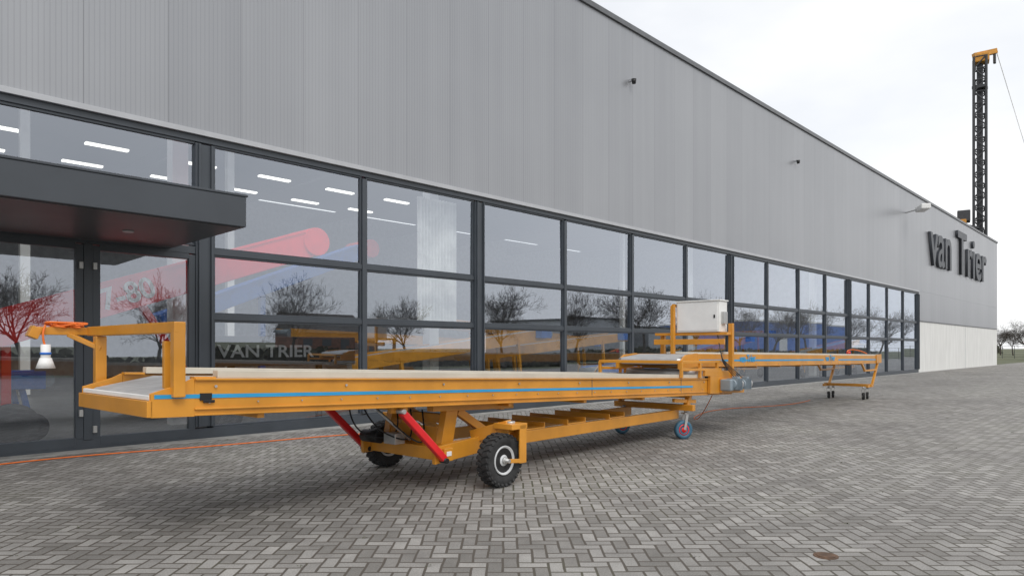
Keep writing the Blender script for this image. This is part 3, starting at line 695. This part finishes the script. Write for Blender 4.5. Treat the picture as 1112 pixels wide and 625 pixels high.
def put_tree(x, y, sc, k):
    o = bpy.data.objects.new('bare_tree', TM[k % 3]); S.collection.objects.link(o)
    o.location = (x, y, 0); o.scale = (sc, sc, sc*random.uniform(.95, 1.1)); o.rotation_euler = (0, 0, random.uniform(0, 6.28))
for k, (x, y, sc) in enumerate([(7.5, -19.5, .95), (14, -20, .9), (22, -19.5, .85), (31.5, -19.5, .85), (43, -19.8, 1.0), (52.5, -19.5, 1.0), (64.5, -20, 1.25),
                                (78, -20, 1.2), (90, -20, 1.2), (102, -20, 1.35), (118, -21, 1.4), (136, -21, 1.4), (-4, -20, .9), (-16, -20, 1), (155, -20, 1.5)]):
    put_tree(x, y, sc, k)
for k in range(9): put_tree(150+k*9, 14+k*3.6, 0.85+.12*(k % 3), k)

def blob_hedge(name, x0, x1, y, h, n, seed=1):
    rnd = random.Random(seed); vs, fs = [], []
    for k in range(n):
        c = Vector((rnd.uniform(x0, x1), y+rnd.gauss(0, .5), rnd.uniform(0, h)*rnd.uniform(.6, 1)))
        a = Vector((rnd.gauss(0, 1), rnd.gauss(0, 1), rnd.gauss(0, 1))).normalized(); b = a.orthogonal().normalized(); s = rnd.uniform(.12, .32)
        i = len(vs); vs += [c+a*s, c+b*s, c-a*s, c-b*s]; fs.append((i, i+1, i+2, i+3))
    me = bpy.data.meshes.new(name); me.from_pydata([tuple(v) for v in vs], [], fs); me.materials.append(HEDGE)
    o = bpy.data.objects.new(name, me); S.collection.objects.link(o)
blob_hedge('hedge', -30, 160, -22.5, 1.3, 16000, 2)
blob_hedge('distant_shrubs', 140, 260, 40, 3, 5000, 3)
def house(x, y, w, d, h, rh, mat, nm='brick_house'):
    g = Grp(nm, (x, y, 0))
    g.box('walls', (x, y, h/2), (w, d, h), mat, bevel=0)
    a = [(x-w/2-.3, y-d/2-.3, h), (x+w/2+.3, y-d/2-.3, h), (x+w/2+.3, y+d/2+.3, h), (x-w/2-.3, y+d/2+.3, h), (x-w/2-.3, y, h+rh), (x+w/2+.3, y, h+rh)]
    g.poly('roof', a, [(0, 1, 5, 4), (2, 3, 4, 5), (0, 4, 3), (1, 2, 5), (0, 3, 2, 1)], ROOFT)
    it = [((x-w/2+w*(k+.5)/4, y+d/2+.02, h*.5), (w*.12, .06, h*.35), None) for k in range(4)]
    g.add('windows', multi_box(it), FRAME)
    g.box('door', (x+w*.1, y+d/2+.03, 1.0), (1.0, .06, 2.0), FRAME)
house(62, -84, 14, 8, 3.2, 3.2, BRICKM); house(5, -88, 11, 8, 3, 3, BRICKM)
wb = Grp('blue_warehouse', (170, -60, 0))
wb.box('walls', (180, -60, 4), (60, 24, 8), BLUEM, bevel=0); wb.box('roof_edge', (180, -60, 8.1), (60.6, 24.6, .4), WHITE); wb.box('gate', (175, -47.95, 2.5), (5, .1, 5), WHITE)
ww = Grp('grey_warehouse', (118, -60, 0))
ww.box('walls', (112, -62, 3.0), (40, 24, 6), TRIM, bevel=0); ww.box('roof_edge', (112, -62, 6.1), (40.6, 24.6, .3), DARKTRIM); ww.box('gate', (108, -49.95, 2.2), (5, .1, 4.4), DARKTRIM)

gc = Grp('green_container', (118, 14, 0))
gc.box('body', (112, 12.5, 1.35), (6, 2.4, 2.5), GREENP, bevel=.03)
gc.add('ribs', multi_box([((109.2+.4*k, 11.28, 1.35), (.12, .06, 2.3), None) for k in range(15)]), GREENP)
fe = Grp('mesh_fence', (125, 8, 0))
it = [((126, -14+1.5*k, .95), (.06, .06, 1.9), None) for k in range(24)]+[((126, 3, z), (.03, 36, .03), None) for z in (.2, .6, 1.0, 1.4, 1.85)]
fe.add('posts_and_wires', multi_box(it), MAST)
sl = Grp('street_lamp', (100, 9.5, 0))
sl.cyl('pole', (104, 9.0, 0), (104, 9.0, 5.2), .07, GALV); sl.box('lamp_head', (104, 8.7, 5.2), (.25, .8, .12), MAST)
pv = Grp('parked_van', (118, 7.6, 0))
def side(xs, y0, y1, mat, nm):
    n = len(xs); vs = [(x, y0, z) for x, z in xs]+[(x, y1, z) for x, z in xs]
    pv.poly(nm, vs, [tuple(range(n)), tuple(range(2*n-1, n-1, -1))]+[(i, (i+1) % n, n+(i+1) % n, n+i) for i in range(n)], mat, bevel=.05)
side([(115.6, .35), (120.8, .35), (120.8, 2.2), (117.2, 2.25), (116.4, 1.45), (115.6, 1.2)], 6.6, 8.5, WHITE, 'body')
pv.box('windscreen', (116.78, 7.55, 1.84), (.9, 1.5, .03), BLACK, rot=Matrix.Rotation(-0.78, 3, 'Y'))
for wx in (116.5, 119.8):
    for wy in (6.6, 8.5): pv.lathe('wheel', [(-.1, .1), (-.1, .33), (.1, .33), (.1, .1)], (wx, wy, .33), (0, 1, 0), RUBBER)

# ------------------------------------------------------------------ crane
cx, cy = 119.4, 20.7
cr = Grp('mobile_crane', (cx, cy, 0))
it = []; wv = 0.75; zt = 44.0; n = 26
yaw = Matrix.Rotation(0.2, 3, 'Z')
def C(a, b, z): return Vector((cx, cy, 0))+yaw @ Vector((a, b, 0))+Vector((0, 0, z))
for a in (-wv, wv):
    for b in (-wv, wv): it.append((C(a, b, 0), C(a, b, zt), 0.17))
cor = [(-wv, -wv), (wv, -wv), (wv, wv), (-wv, wv)]
for k in range(n):
    z0, z1 = zt*k/n, zt*(k+1)/n
    for q in range(4):
        a, b = cor[q], cor[(q+1) % 4]
        if (k+q) % 2: a, b = b, a
        it.append((C(*a, z0), C(*b, z1), .10)); it.append((C(*a, z1), C(*b, z1), .09))
cr.add('lattice_mast', multi_cyl(it, 6), MAST)
cr.cyl('mast_core', C(0, 0, 0), C(0, 0, zt-1), .40, MAST)
cr.box('mast_head', C(0.2, -0.2, zt-.2), (1.9, 1.9, 1.2), CRANEO, rz=.2, bevel=.1)
cr.beam('head_jib', C(-.6, .8, zt+.2), C(1.1, -2.0, zt+.9), .6, .7, CRANEO)
cr.beam('head_sheave', C(1.0, -1.8, zt+.8), C(.9, -1.8, zt-.9), .3, .5, MAST)
cr.beam('mast_collar', C(0, 0, zt-4.6), C(0, 0, zt-4.2), 1.7, 1.7, MAST)
cr.cyl('hoist_rope', C(1.0, -2.0, zt+.9), (124.5, 11.5, 12), .05, GALV, 6)
cr.box('crane_cab', C(-2.2, 2.0, 20.6), (2.2, 1.6, 1.6), MAST, rz=.2, bevel=.1)
cr.box('crane_winch', C(-3.2, 2.4, 19.6), (2.0, 1.4, .7), CRANEO, rz=.2, bevel=.1)
cr.beam('crane_strut', C(-3.5, 2.4, 14), C(-3.5, 2.4, 20), .5, .5, MAST)
cr.beam('crane_deck', C(-4.0, 2.4, 19.1), C(1.0, 0, 19.1), 1.2, .3, MAST)
cr.box('crane_base', C(0, 1, 1.6), (6, 4, 2.2), CRANEO, rz=.2, bevel=.1)

# ------------------------------------------------------------------ world & sun
w = bpy.data.worlds.new('World'); S.world = w; w.use_nodes = True; nt = w.node_tree; nt.nodes.clear()
out = nt.nodes.new('ShaderNodeOutputWorld'); bg = nt.nodes.new('ShaderNodeBackground'); bg.inputs[1].default_value = 0.12
sky = nt.nodes.new('ShaderNodeTexSky'); sky.sky_type = 'NISHITA'; sky.sun_disc = False
EL, AZ = math.radians(48), math.radians(200)
sky.sun_elevation = EL; sky.sun_rotation = AZ
tc = nt.nodes.new('ShaderNodeTexCoord').outputs['Generated']
mp = nt.nodes.new('ShaderNodeMapping'); mp.inputs['Scale'].default_value = (1, 1, 2.6); nt.links.new(tc, mp.inputs[0])
n1 = NOISE(nt, mp.outputs[0], 1.9, 7, 0.55)
cloud = RAMP(nt, n1, [(0.3, (0.84, 0.86, 0.89)), (0.48, (0.93, 0.94, 0.95)), (0.66, (1.0, 1.0, 1.0))])
cl10 = MIX(nt, 1.0, cloud, (9.7, 9.7, 9.75), 'MULTIPLY')
cov = RAMP(nt, NOISE(nt, mp.outputs[0], 1.1, 5), [(0.36, 0.80), (0.56, 0.98)])
col = MIX(nt, cov, sky.outputs[0], cl10)
nt.links.new(col, bg.inputs[0]); nt.links.new(bg.outputs[0], out.inputs[0])
sd = bpy.data.lights.new('sun', 'SUN'); sd.energy = 1.4; sd.angle = math.radians(30); sd.color = (1, .965, .91)
so = bpy.data.objects.new('sun', sd); S.collection.objects.link(so)
dirv = Vector((math.sin(AZ)*math.cos(EL), math.cos(AZ)*math.cos(EL), math.sin(EL)))
so.rotation_euler = dirv.to_track_quat('Z', 'Y').to_euler(); so.location = dirv*50

cd = bpy.data.cameras.new('camera'); cam = bpy.data.objects.new('camera', cd); S.collection.objects.link(cam)
cam.location = (0, 0, 1.5); cam.rotation_euler = (math.pi/2, 0, math.radians(44.26-90))
cd.lens = 24; cd.sensor_width = 36; cd.shift_y = 65.5/1112; cd.clip_end = 6000; cd.clip_start = .05
S.camera = cam
